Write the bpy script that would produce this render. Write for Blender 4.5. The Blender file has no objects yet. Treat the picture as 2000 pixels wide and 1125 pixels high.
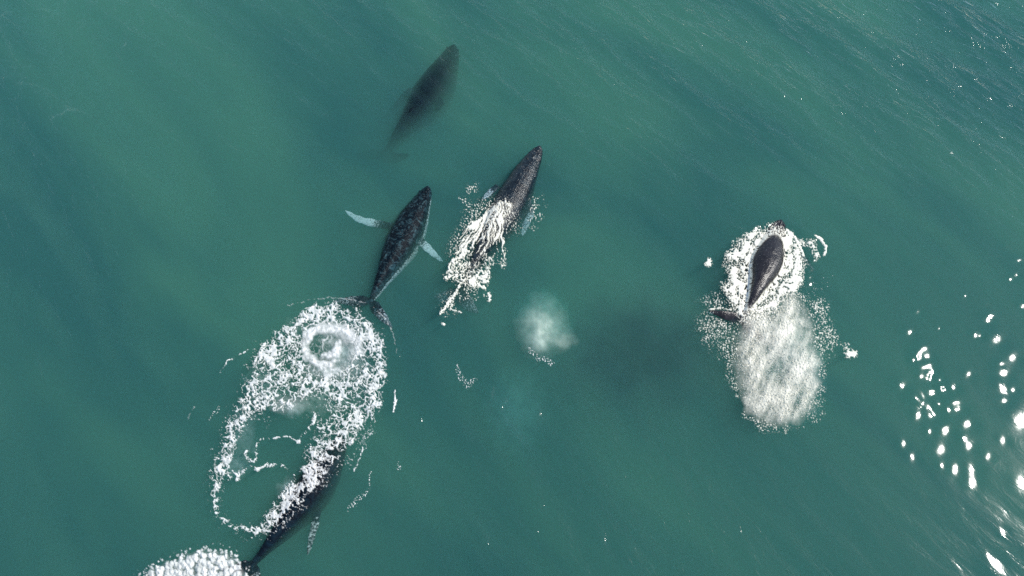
import bpy, bmesh, math, random
import numpy as np
from mathutils import Vector
from mathutils.bvhtree import BVHTree

random.seed(7)
np.random.seed(7)
scene = bpy.context.scene
COL = scene.collection
R = math.radians

# ------------------------------------------------------------------ camera
CAM_H = 60.0            # metres above the sea
PITCH = R(63.0)         # below the horizontal
HFOV = R(70.0)
FOC = 1000.0 / math.tan(HFOV / 2)      # in photo pixels (2000 wide)
cam_data = bpy.data.cameras.new("camera")
cam = bpy.data.objects.new("camera", cam_data)
COL.objects.link(cam)
cam.location = (0, 0, CAM_H)
cam.rotation_euler = (math.pi / 2 - PITCH, 0, 0)
cam_data.sensor_fit = 'HORIZONTAL'
cam_data.angle = HFOV
cam_data.clip_start = 0.5
cam_data.clip_end = 30000
scene.camera = cam

FWD = np.array([0, math.cos(PITCH), -math.sin(PITCH)])
UPV = np.array([0, math.sin(PITCH), math.cos(PITCH)])


def view_dir(px, py):
    cx = (np.asarray(px, float) - 1000) / FOC
    cy = -(np.asarray(py, float) - 562.5) / FOC
    return np.stack([cx, cy * UPV[1] + FWD[1], cy * UPV[2] + FWD[2]], -1)


def ground(px, py, z=0.0):
    """the point at height z that stands under a spot of the survey picture"""
    d = view_dir(px, py)
    t = (z - CAM_H) / d[..., 2]
    return np.stack([d[..., 0] * t, d[..., 1] * t, np.zeros_like(t) + z], -1)


# ------------------------------------------------------------------ light
def sun_vec(px, py):
    d = view_dir(px, py)
    d = d / np.linalg.norm(d)
    return np.array([d[0], d[1], -d[2]])


SUN = sun_vec(2290, 930)                 # towards the sun
SUN_EL = math.asin(SUN[2])
SUN_AZ = math.atan2(SUN[0], SUN[1])      # clockwise from +y
world = bpy.data.worlds.new("World")
scene.world = world
world.use_nodes = True
wn = world.node_tree.nodes
wl = world.node_tree.links
bg = wn["Background"]
sky = wn.new("ShaderNodeTexSky")
sky.sky_type = 'NISHITA'
sky.sun_disc = False
sky.sun_elevation = SUN_EL
sky.sun_rotation = SUN_AZ
sky.air_density = 1.0
sky.dust_density = 0.4
bg.inputs["Strength"].default_value = 0.14
wl.new(sky.outputs[0], bg.inputs["Color"])

sd = bpy.data.lights.new("sun", 'SUN')
sd.energy = 3.6
sd.angle = R(0.5)
sd.color = (1.0, 0.965, 0.90)
sun = bpy.data.objects.new("sun", sd)
COL.objects.link(sun)
sun.location = (0, 0, 100)
sun.rotation_euler = Vector(-SUN).to_track_quat('-Z', 'Y').to_euler()

scene.view_settings.view_transform = 'Standard'
scene.view_settings.look = 'None'
scene.view_settings.gamma = 1.0
scene.view_settings.use_curve_mapping = False
scene.view_settings.exposure = 0.35
scene.cycles.max_bounces = 8
scene.cycles.transparent_max_bounces = 24
scene.cycles.volume_bounces = 4
scene.cycles.sample_clamp_indirect = 4.0
scene.cycles.caustics_reflective = False
scene.cycles.caustics_refractive = False
scene.cycles.use_denoising = False


# ------------------------------------------------------------------ helpers
def tag(o, label=None, cat=None, group=None, kind=None):
    if label:
        o["label"] = label
    if cat:
        o["category"] = cat
    if group:
        o["group"] = group
    if kind:
        o["kind"] = kind
    return o


def mesh_np(name, verts, quads, smooth=True, tris=None):
    me = bpy.data.meshes.new(name)
    verts = np.ascontiguousarray(verts, np.float32)
    nq = len(quads)
    nt = 0 if tris is None else len(tris)
    me.vertices.add(len(verts))
    me.vertices.foreach_set("co", verts.ravel())
    loops = np.asarray(quads, np.int32).ravel()
    starts = np.arange(nq, dtype=np.int32) * 4
    if nt:
        starts = np.concatenate([starts, nq * 4 + np.arange(nt, dtype=np.int32) * 3])
        loops = np.concatenate([loops, np.asarray(tris, np.int32).ravel()])
    me.loops.add(len(loops))
    me.loops.foreach_set("vertex_index", loops)
    me.polygons.add(nq + nt)
    me.polygons.foreach_set("loop_start", starts)
    if smooth:
        me.polygons.foreach_set("use_smooth", np.ones(nq + nt, bool))
    me.update(calc_edges=True)
    me.validate()
    return me


def link(name, me, mat):
    o = bpy.data.objects.new(name, me)
    COL.objects.link(o)
    if mat is not None:
        me.materials.clear()
        me.materials.append(mat)
    return o


def point_attr(me, name, values):
    a = me.attributes.new(name, 'FLOAT', 'POINT')
    a.data.foreach_set("value", np.ascontiguousarray(values, np.float32))


def sstep(a, b, x):
    t = np.clip((x - a) / (b - a), 0, 1)
    return t * t * (3 - 2 * t)


def _hash(ix, iy, seed):
    h = (ix.astype(np.int64) * 374761393 + iy.astype(np.int64) * 668265263 + seed * 974634777) & 0xFFFFFFFF
    h = ((h ^ (h >> 13)) * 1274126177) & 0xFFFFFFFF
    h = ((h ^ (h >> 16)) * 2246822519) & 0xFFFFFFFF
    return (h ^ (h >> 15)) & 0xFFFFFFFF


def _rnd(ix, iy, seed):
    return _hash(ix, iy, seed) / 4294967295.0


def noise2(x, y, seed=0):
    """gradient noise, about -1..1"""
    ix, iy = np.floor(x), np.floor(y)
    fx, fy = x - ix, y - iy
    u = fx * fx * fx * (fx * (fx * 6 - 15) + 10)
    v = fy * fy * fy * (fy * (fy * 6 - 15) + 10)

    def g(ox, oy):
        a = _rnd(ix + ox, iy + oy, seed) * 2 * np.pi
        return np.cos(a) * (fx - ox) + np.sin(a) * (fy - oy)
    n = (g(0, 0) * (1 - u) + g(1, 0) * u) * (1 - v) + (g(0, 1) * (1 - u) + g(1, 1) * u) * v
    return n * 1.5


def fbm(x, y, seed=0, octv=3):
    s, a, t = 0, 1.0, 0
    for i in range(octv):
        s = s + a * noise2(x * 2 ** i, y * 2 ** i, seed + 17 * i)
        t += a
        a *= 0.5
    return s / t


def worley(x, y, seed=0):
    ix, iy = np.floor(x), np.floor(y)
    f1 = np.full(x.shape, 9.0)
    f2 = np.full(x.shape, 9.0)
    for ox in (-1, 0, 1):
        for oy in (-1, 0, 1):
            cx = ix + ox + _rnd(ix + ox, iy + oy, seed)
            cy = iy + oy + _rnd(ix + ox, iy + oy, seed + 51)
            d = np.hypot(cx - x, cy - y)
            f2 = np.where(d < f1, f1, np.minimum(f2, d))
            f1 = np.minimum(f1, d)
    return f1, f2


def stroke(x, y, pts, w):
    """1 on the polyline, falling to 0 at its half-width and below 0 beyond"""
    pts = np.asarray(pts, float)
    w = np.broadcast_to(np.asarray(w, float), (len(pts),))
    out = np.full(x.shape, -50.0)
    for i in range(len(pts) - 1):
        a, b = pts[i], pts[i + 1]
        ab = b - a
        t = np.clip(((x - a[0]) * ab[0] + (y - a[1]) * ab[1]) / max(ab @ ab, 1e-6), 0, 1)
        d = np.hypot(x - a[0] - t * ab[0], y - a[1] - t * ab[1])
        ww = w[i] * (1 - t) + w[i + 1] * t
        out = np.maximum(out, 1 - d / ww)
    return out


def inside(x, y, poly):
    """signed distance in pixels, positive inside the polygon"""
    poly = np.asarray(poly, float)
    d = np.full(x.shape, 1e9)
    c = np.zeros(x.shape, bool)
    n = len(poly)
    for i in range(n):
        a, b = poly[i], poly[(i + 1) % n]
        ab = b - a
        t = np.clip(((x - a[0]) * ab[0] + (y - a[1]) * ab[1]) / max(ab @ ab, 1e-6), 0, 1)
        d = np.minimum(d, np.hypot(x - a[0] - t * ab[0], y - a[1] - t * ab[1]))
        cr = ((a[1] > y) != (b[1] > y)) & (x < (b[0] - a[0]) * (y - a[1]) / (b[1] - a[1] + 1e-12) + a[0])
        c ^= cr
    return np.where(c, d, -d)


def blob(x, y, cx, cy, rx, ry=None, ang=0.0):
    ry = rx if ry is None else ry
    ca, sa = math.cos(R(ang)), math.sin(R(ang))
    dx, dy = x - cx, y - cy
    u, v = dx * ca + dy * sa, -dx * sa + dy * ca
    return np.exp(-0.5 * ((u / rx) ** 2 + (v / ry) ** 2))


# ------------------------------------------------------------------ materials
def new_mat(name):
    m = bpy.data.materials.new(name)
    m.use_nodes = True
    m.node_tree.nodes.clear()
    return m, m.node_tree.nodes, m.node_tree.links


def nd(nodes, typ, **kw):
    n = nodes.new(typ)
    for k, v in kw.items():
        if k in n.inputs.keys():
            n.inputs[k].default_value = v
        else:
            setattr(n, k, v)
    return n


def math_n(nodes, links, op, a, b=None, c=None):
    n = nodes.new("ShaderNodeMath")
    n.operation = op
    for i, v in enumerate((a, b, c)):
        if v is None:
            continue
        if hasattr(v, "links") or hasattr(v, "is_linked"):
            links.new(v, n.inputs[i])
        else:
            n.inputs[i].default_value = v
    return n.outputs[0]


def ramp(nodes, links, fac, stops):
    n = nodes.new("ShaderNodeValToRGB")
    e = n.color_ramp.elements
    while len(e) > 1:
        e.remove(e[-1])
    e[0].position, e[0].color = stops[0][0], (*stops[0][1], 1)
    for p, c in stops[1:]:
        q = e.new(p)
        q.color = (*c, 1)
    links.new(fac, n.inputs[0])
    return n.outputs[0]


def sea_surface_material():
    m, n, l = new_mat("sea_surface")
    out = n.new("ShaderNodeOutputMaterial")
    tc = n.new("ShaderNodeTexCoord")
    mp = n.new("ShaderNodeMapping")
    mp.vector_type = 'TEXTURE'
    mp.inputs["Rotation"].default_value = (0, 0, R(-47))     # crests run this way
    mp.inputs["Scale"].default_value = (3.0, 1.0, 1.0)
    l.new(tc.outputs["Object"], mp.inputs[0])
    n1 = nd(n, "ShaderNodeTexNoise", Scale=1.5, Detail=4.0, Roughness=0.55, Distortion=0.8)
    l.new(mp.outputs[0], n1.inputs["Vector"])
    n2 = nd(n, "ShaderNodeTexNoise", Scale=5.0, Detail=3.0, Roughness=0.6)
    l.new(tc.outputs["Object"], n2.inputs["Vector"])
    hsum = math_n(n, l, 'MULTIPLY_ADD', n2.outputs[0], 0.04, n1.outputs[0])
    at = nd(n, "ShaderNodeAttribute", attribute_name="ripple")
    hs = math_n(n, l, 'MULTIPLY', hsum, at.outputs["Fac"])
    bp = nd(n, "ShaderNodeBump", Strength=1.0, Distance=0.085)
    l.new(hs, bp.inputs["Height"])
    # Schlick reflectance, the same from above and from below
    ge = n.new("ShaderNodeNewGeometry")
    dt = nd(n, "ShaderNodeVectorMath", operation='DOT_PRODUCT')
    l.new(ge.outputs["Incoming"], dt.inputs[0])
    l.new(bp.outputs[0], dt.inputs[1])
    c1 = math_n(n, l, 'SUBTRACT', 1.0, math_n(n, l, 'ABSOLUTE', dt.outputs["Value"]))
    p5 = math_n(n, l, 'POWER', math_n(n, l, 'MAXIMUM', c1, 0.0), 5.0)
    frs = math_n(n, l, 'MULTIPLY_ADD', p5, 0.98, 0.02)
    gl = nd(n, "ShaderNodeBsdfGlossy", Roughness=0.11)
    l.new(bp.outputs[0], gl.inputs["Normal"])
    # turbid patches of the water, put in as an uneven surface tint
    n3 = nd(n, "ShaderNodeTexNoise", Scale=0.07, Detail=3.0, Roughness=0.55, Distortion=0.8)
    l.new(mp.outputs[0], n3.inputs["Vector"])
    col = ramp(n, l, n3.outputs[0], [(0.36, (0.76, 0.83, 0.88)), (0.62, (1.0, 1.0, 0.96))])
    tr = n.new("ShaderNodeBsdfTransparent")
    l.new(col, tr.inputs["Color"])
    mx = n.new("ShaderNodeMixShader")
    l.new(frs, mx.inputs[0])
    l.new(tr.outputs[0], mx.inputs[1])
    l.new(gl.outputs[0], mx.inputs[2])
    l.new(mx.outputs[0], out.inputs["Surface"])
    return m


SIG_S = np.array([0.088, 0.196, 0.154])     # scattering per metre
SIG_A = np.array([0.385, 0.195, 0.205])     # absorption per metre


def sea_water_material():
    m, n, l = new_mat("sea_water")
    out = n.new("ShaderNodeOutputMaterial")
    ds = float(SIG_S.max())
    sc = nd(n, "ShaderNodeVolumeScatter", Density=ds, Anisotropy=0.0)
    sc.inputs["Color"].default_value = (*(SIG_S / ds), 1)
    da = float(SIG_A.max())
    ab = nd(n, "ShaderNodeVolumeAbsorption", Density=da)
    ab.inputs["Color"].default_value = (*(1 - SIG_A / da), 1)
    ad = n.new("ShaderNodeAddShader")
    l.new(sc.outputs[0], ad.inputs[0])
    l.new(ab.outputs[0], ad.inputs[1])
    l.new(ad.outputs[0], out.inputs["Volume"])
    return m


def foam_material(name, tint=(0.90, 0.89, 0.84), bump=0.6, bscale=9.0):
    m, n, l = new_mat(name)
    out = n.new("ShaderNodeOutputMaterial")
    tc = n.new("ShaderNodeTexCoord")
    nz = nd(n, "ShaderNodeTexNoise", Scale=bscale, Detail=4.0, Roughness=0.65)
    l.new(tc.outputs["Object"], nz.inputs["Vector"])
    bp = nd(n, "ShaderNodeBump", Strength=bump, Distance=0.06)
    l.new(nz.outputs[0], bp.inputs["Height"])
    pb = nd(n, "ShaderNodeBsdfPrincipled", Roughness=0.55)
    pb.inputs["Base Color"].default_value = (*tint, 1)
    l.new(bp.outputs[0], pb.inputs["Normal"])
    tl = n.new("ShaderNodeBsdfTranslucent")
    tl.inputs["Color"].default_value = (*tint, 1)
    m1 = nd(n, "ShaderNodeMixShader", Fac=0.15)
    l.new(pb.outputs[0], m1.inputs[1])
    l.new(tl.outputs[0], m1.inputs[2])
    at = nd(n, "ShaderNodeAttribute", attribute_name="cover")
    tr = n.new("ShaderNodeBsdfTransparent")
    mx = n.new("ShaderNodeMixShader")
    l.new(at.outputs["Fac"], mx.inputs[0])
    l.new(tr.outputs[0], mx.inputs[1])
    l.new(m1.outputs[0], mx.inputs[2])
    l.new(mx.outputs[0], out.inputs["Surface"])
    return m


def skin_material(name, dark, light, mott=0.5, scale=1.6, rough=0.35, specks=0.0, spec=.5, lo=.42):
    """wet whale skin: dark with paler mottling, white where the animal is white"""
    m, n, l = new_mat(name)
    out = n.new("ShaderNodeOutputMaterial")
    tc = n.new("ShaderNodeTexCoord")
    a = nd(n, "ShaderNodeTexNoise", Scale=scale, Detail=7.0, Roughness=0.7, Distortion=0.9)
    l.new(tc.outputs["Object"], a.inputs["Vector"])
    base = ramp(n, l, a.outputs[0], [(lo, dark), (lo + 0.22 / max(mott, 0.05), light)])
    b = nd(n, "ShaderNodeTexNoise", Scale=scale * 3.2, Detail=5.0, Roughness=0.7)
    l.new(tc.outputs["Object"], b.inputs["Vector"])
    at = nd(n, "ShaderNodeAttribute", attribute_name="white")
    w = math_n(n, l, 'MULTIPLY_ADD', b.outputs[0], 1.5, -0.75)
    w = math_n(n, l, 'ADD', w, at.outputs["Fac"])
    ws = nd(n, "ShaderNodeMapRange", interpolation_type='SMOOTHSTEP')
    ws.inputs["From Min"].default_value = 0.35
    ws.inputs["From Max"].default_value = 0.75
    l.new(w, ws.inputs["Value"])
    mix = n.new("ShaderNodeMix")
    mix.data_type = 'RGBA'
    l.new(ws.outputs[0], mix.inputs["Factor"])
    l.new(base, mix.inputs["A"])
    mix.inputs["B"].default_value = (0.72, 0.78, 0.76, 1)
    colr = mix.outputs["Result"]
    # scars and barnacle specks
    v = nd(n, "ShaderNodeTexVoronoi", Scale=5.5)
    l.new(tc.outputs["Object"], v.inputs["Vector"])
    sp = nd(n, "ShaderNodeMapRange")
    sp.inputs["From Min"].default_value = 0.16
    sp.inputs["From Max"].default_value = 0.08
    l.new(v.outputs["Distance"], sp.inputs["Value"])
    sf = math_n(n, l, 'MULTIPLY', sp.outputs[0], specks)
    mix2 = n.new("ShaderNodeMix")
    mix2.data_type = 'RGBA'
    l.new(sf, mix2.inputs["Factor"])
    l.new(colr, mix2.inputs["A"])
    mix2.inputs["B"].default_value = (0.5, 0.5, 0.47, 1)
    bp = nd(n, "ShaderNodeBump", Strength=0.6, Distance=0.09)
    l.new(b.outputs[0], bp.inputs["Height"])
    pb = nd(n, "ShaderNodeBsdfPrincipled", Roughness=rough)
    pb.inputs["Specular IOR Level"].default_value = spec
    l.new(mix2.outputs["Result"], pb.inputs["Base Color"])
    l.new(bp.outputs[0], pb.inputs["Normal"])
    l.new(pb.outputs[0], out.inputs["Surface"])
    return m


# ------------------------------------------------------------------ sea: waves
wr = np.random.RandomState(11)
WAVES = []
for i in range(90):
    lam = 0.9 * (14.0 / 0.9) ** wr.rand()
    ang = R(42) + wr.normal(0, R(13))   # travel direction from +x
    k = 2 * math.pi / lam
    slope = 0.0085 * (1.45 if 1.1 < lam < 4.5 else 0.75)
    WAVES.append((k * math.cos(ang), k * math.sin(ang), slope / k, wr.rand() * 2 * math.pi))


def gust(x, y):
    """rougher and smoother areas of the water, rougher away to the upper right"""
    g = 1.25 + 1.0 * fbm(x * 0.035 + 3.1, y * 0.035, 5, 3)
    g = g + 3.2 * sstep(34, 88, 0.5 * x + y) + 1.2 * sstep(-18, -48, x) * sstep(12, 40, y)
    calm = sstep(10, 30, x) * sstep(62, 36, y)
    return np.clip(g, 0.25, 3.6) * (1 - .70 * calm - .12 * calm * sstep(34, 14, y))


def wave(x, y):
    x = np.asarray(x, float)
    y = np.asarray(y, float)
    h = np.zeros(np.broadcast(x, y).shape)
    for kx, ky, a, p in WAVES:
        h += a * np.sin(kx * x + ky * y + p)
    return h * gust(x, y) + bow_waves(x, y)


# crests thrown up by the animals: photo points, height and half-width in metres
BOW = [([(560, 599), (600, 588), (645, 583), (690, 588), (722, 596)], .16, .30), ([(722, 592), (748, 620), (768, 655), (775, 690)], .14, .30),
       ([(590, 606), (640, 594), (700, 598)], .09, .25), ([(375, 800), (410, 755), (450, 705), (500, 670)], .13, .5), ([(400, 830), (425, 780), (460, 735)], .10, .4),
       ([(352, 790), (390, 735), (440, 690)], .10, .5), ([(1448, 455), (1480, 440), (1520, 428), (1556, 440), (1584, 466)], .18, .35),
       ([(1075, 330), (1085, 370), (1075, 420), (1060, 470)], .08, .35), ([(870, 470), (850, 500), (830, 520)], .10, .3), ([(845, 440), (875, 410), (900, 370)], .09, .35),
       ([(905, 760), (930, 735), (975, 728), (1020, 740)], .08, .3), ([(960, 760), (945, 800), (965, 840), (1005, 850)], .10, .3), ([(985, 770), (975, 800), (990, 830)], .08, .25),
       ([(1030, 770), (1050, 800), (1040, 840)], .08, .3), ([(895, 830), (903, 845), (908, 862)], .10, .3), ([(745, 880), (752, 940), (760, 1005)], .09, .3),
       ([(845, 30), (870, 75), (900, 95)], .08, .5), ([(20, 160), (90, 200), (150, 235)], .14, .5), ([(250, 90), (290, 120), (330, 140)], .12, .5), ([(110, 235), (150, 225)], .12, .4)]
BOW_W = [(ground(np.array(p)[:, 0], np.array(p)[:, 1])[:, :2], a, w) for p, a, w in BOW]


def bow_waves(x, y):
    h = np.zeros(x.shape)
    for pts, a, w in BOW_W:
        m = (x > pts[:, 0].min() - 5 * w) & (x < pts[:, 0].max() + 5 * w) & (y > pts[:, 1].min() - 5 * w) & (y < pts[:, 1].max() + 5 * w)
        if not m.any():
            continue
        xm, ym = x[m], y[m]
        d = (1 - stroke(xm + .5 * fbm(xm * .6, ym * .6, 61), ym + .5 * fbm(xm * .6, ym * .6, 62), pts, 1.0))
        h[m] += a * np.exp(-.5 * (d / w) ** 2) * np.clip(.9 + .8 * fbm(xm * .4, ym * .4, 63), 0, 2)
    return h


def wave_grad(x, y, e=0.02):
    h = wave(np.array([x + e, x - e, x, x]), np.array([y, y, y + e, y - e]))
    return np.array([(h[0] - h[1]) / (2 * e), (h[2] - h[3]) / (2 * e)])


# wavelets that tilt towards the sun: (photo x, y, size in photo px)
GLINTS = [(1792, 611, 5), (1775, 650, 8), (1832, 643, 4), (1885, 579, 4), (1935, 617, 6), (1928, 628, 8), (1905, 655, 6),
          (1913, 658, 4), (1945, 664, 13), (1972, 690, 10), (1976, 698, 11), (1954, 712, 5), (1958, 727, 12), (1954, 755, 10),
          (1962, 768, 10), (1978, 762, 6), (1964, 785, 7), (1891, 733, 7), (1995, 822, 19), (1957, 853, 6), (1958, 861, 7),
          (1994, 945, 12), (1958, 1040, 6), (1940, 1098, 13), (1952, 1112, 13), (1930, 1086, 4), (1990, 510, 6), (1975, 547, 5),
          (1984, 536, 5), (1996, 598, 7), (1972, 207, 6), (1762, 757, 11), (1788, 780, 12), (1802, 790, 10), (1815, 795, 8),
          (1793, 812, 9), (1796, 822, 7), (1822, 808, 12), (1816, 842, 6), (1764, 868, 8), (1780, 893, 8), (1845, 838, 12),
          (1858, 842, 11), (1836, 880, 12), (1850, 886, 12), (1838, 910, 7), (1864, 917, 12), (1870, 924, 10), (1891, 910, 7),
          (1895, 921, 11), (1888, 940, 9), (1898, 946, 11), (1880, 858, 7), (1893, 868, 9), (1900, 874, 9), (1890, 826, 11),
          (1892, 820, 8), (1860, 790, 11), (1870, 802, 12), (1850, 800, 6), (1928, 892, 6), (1862, 760, 7), (1846, 762, 8),
          (1790, 690, 7), (1800, 684, 8), (1793, 705, 9), (1808, 700, 9), (1815, 715, 9), (1802, 720, 9), (1810, 732, 9),
          (1822, 728, 8), (1798, 735, 6), (1818, 745, 10), (1828, 752, 9), (1822, 765, 10), (1830, 772, 8), (1835, 745, 6),
          (1838, 757, 6), (1832, 790, 6), (1782, 704, 5), (1795, 678, 5), (1435, 493, 6), (1583, 530, 5), (1582, 556, 8),
          (1580, 543, 5), (1592, 509, 7), (1860, 300, 2.5), (1658, 691, 5), (1666, 692, 4), (823, 822, 4)]


_keep = []
for q in sorted(GLINTS, key=lambda q: -q[2]):
    if all(math.hypot(q[0] - k[0], q[1] - k[1]) > .66 * (q[2] + k[2]) for k in _keep):
        _keep.append(q)
GLINTS = _keep


def add_glints(xs, ys, Z):
    """tilts a wavelet at each spot so that it mirrors the sun; a few rounds settle wavelets that overlap"""
    view = np.array([0, 0, CAM_H])
    st = xs[len(xs) // 2 + 1] - xs[len(xs) // 2]
    for rnd in range(14):
        for px, py, s in GLINTS:
            p = ground(px, py)
            v = view - p
            v /= np.linalg.norm(v)
            nrm = v + SUN
            nrm /= np.linalg.norm(nrm)
            tgt = np.array([-nrm[0] / nrm[2], -nrm[1] / nrm[2]])
            sig = max(s * 0.045, 0.17)
            cx, cy = np.searchsorted(xs, p[0]), np.searchsorted(ys, p[1])
            if not (4 < cx < len(xs) - 5 and 4 < cy < len(ys) - 5) or abs(p[0]) > 63:
                continue
            g = np.array([(Z[cy, cx + 1] - Z[cy, cx - 1]) / (xs[cx + 1] - xs[cx - 1]), (Z[cy + 1, cx] - Z[cy - 1, cx]) / (ys[cy + 1] - ys[cy - 1])])
            S = (tgt - g) * .6
            ix0, ix1 = np.searchsorted(xs, (p[0] - 4 * sig, p[0] + 4 * sig))
            iy0, iy1 = np.searchsorted(ys, (p[1] - 4 * sig, p[1] + 4 * sig))
            X, Y = np.meshgrid(xs[ix0:ix1] - xs[cx], ys[iy0:iy1] - ys[cy])
            Z[iy0:iy1, ix0:ix1] += (S[0] * X + S[1] * Y) * np.exp(-(X * X + Y * Y) / (2 * sig * sig))


def grow(start, end, first, ratio=1.22):
    out, x, d = [], start, first
    while x < end:
        d *= ratio
        x += d
        out.append(x)
    return np.array(out)


def build_sea():
    st = 0.125
    fx = np.arange(-64, 64 + st / 2, st)
    fy = np.arange(1.0, 78 + st / 2, st)
    xs = np.concatenate([-grow(64, 6000, st)[::-1], fx, grow(64, 6000, st)])
    ys = np.concatenate([1.0 - (grow(0, 6000, st))[::-1], fy, 78 + grow(0, 6000, st)])
    X, Y = np.meshgrid(xs, ys)
    fade = 1 - sstep(0, 60, np.maximum(np.maximum(np.abs(X) - 64, 0), np.maximum(1 - Y, Y - 78)))
    Z = np.zeros_like(X)
    m = fade > 0.001
    Z[m] = wave(X[m], Y[m]) * fade[m]
    add_glints(xs, ys, Z)
    ny, nx = X.shape
    V = np.stack([X, Y, Z], -1).reshape(-1, 3)
    i = np.arange(ny * nx).reshape(ny, nx)
    Q = np.stack([i[:-1, :-1], i[:-1, 1:], i[1:, 1:], i[1:, :-1]], -1).reshape(-1, 4)
    me = mesh_np("sea", V, Q)
    point_attr(me, "ripple", gust(X, Y).ravel())
    o = link("sea", me, sea_surface_material())
    tag(o, "rippled green sea surface with wind streaks and sun glints", kind="structure")
    # the turbid water itself, a body of scattering water under the surface
    B = 6000.0
    bv = [(x, y, z) for z in (-14.0, 0.0) for y in (-B, B) for x in (-B, B)]
    bq = [(0, 2, 3, 1), (4, 5, 7, 6), (0, 1, 5, 4), (2, 6, 7, 3), (0, 4, 6, 2), (1, 3, 7, 5)]
    w = link("sea_water", mesh_np("sea_water", np.array(bv), np.array(bq), smooth=False), sea_water_material())
    tag(w, "turbid green sea water below the surface", kind="structure")
    m, n, l = new_mat("seabed_sand")
    out = n.new("ShaderNodeOutputMaterial")
    nz = nd(n, "ShaderNodeTexNoise", Scale=0.3, Detail=4.0)
    pb = nd(n, "ShaderNodeBsdfPrincipled", Roughness=0.9)
    l.new(ramp(n, l, nz.outputs[0], [(0.3, (0.05, 0.06, 0.05)), (0.7, (0.10, 0.10, 0.08))]), pb.inputs["Base Color"])
    l.new(pb.outputs[0], out.inputs["Surface"])
    sb = link("seabed", mesh_np("seabed", np.array([(-B, -B, -13), (B, -B, -13), (B, B, -13), (-B, B, -13)]), np.array([(0, 1, 2, 3)])), m)
    tag(sb, "dark sandy seabed deep under the green water", kind="structure")


build_sea()

# ------------------------------------------------------------------ whales
PROFILE_U = [0, .012, .03, .07, .12, .18, .25, .32, .40, .48, .56, .65, .74, .82, .90, .96, 1.0]
PROFILE_W = [.006, .025, .037, .051, .063, .077, .093, .104, .110, .107, .096, .077, .056, .039, .025, .019, .017]


def spline(pts, n, keys=None):
    """a smooth line through the points, n samples spaced evenly in length"""
    pts = np.asarray(pts, float)
    k = np.linspace(0, 1, len(pts)) if keys is None else np.asarray(keys)
    P = np.vstack([2 * pts[0] - pts[1], pts, 2 * pts[-1] - pts[-2]])
    out = []
    for i in range(len(pts) - 1):
        p0, p1, p2, p3 = P[i:i + 4]
        for t in np.linspace(0, 1, 24, endpoint=False):
            out.append(0.5 * (2 * p1 + (p2 - p0) * t + (2 * p0 - 5 * p1 + 4 * p2 - p3) * t * t + (3 * p1 - p0 - 3 * p2 + p3) * t ** 3))
    out.append(pts[-1])
    out = np.array(out)
    s = np.concatenate([[0], np.cumsum(np.linalg.norm(np.diff(out[:, :2], axis=0), axis=1))])
    q = np.linspace(0, s[-1], n)
    return np.stack([np.interp(q, s, out[:, j]) for j in range(out.shape[1])], -1), s[-1]


class Soup:
    def __init__(self):
        self.v, self.f = [], []

    def loft(self, rings):
        base = len(self.v)
        n = len(rings[0])
        for r in rings:
            self.v += [tuple(p) for p in r]
        for i in range(len(rings) - 1):
            for j in range(n):
                a = base + i * n + j
                b = base + i * n + (j + 1) % n
                self.f.append((a, b, b + n, a + n))
        self.f.append(tuple(base + j for j in range(n))[::-1])
        self.f.append(tuple(base + (len(rings) - 1) * n + j for j in range(n)))


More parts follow.
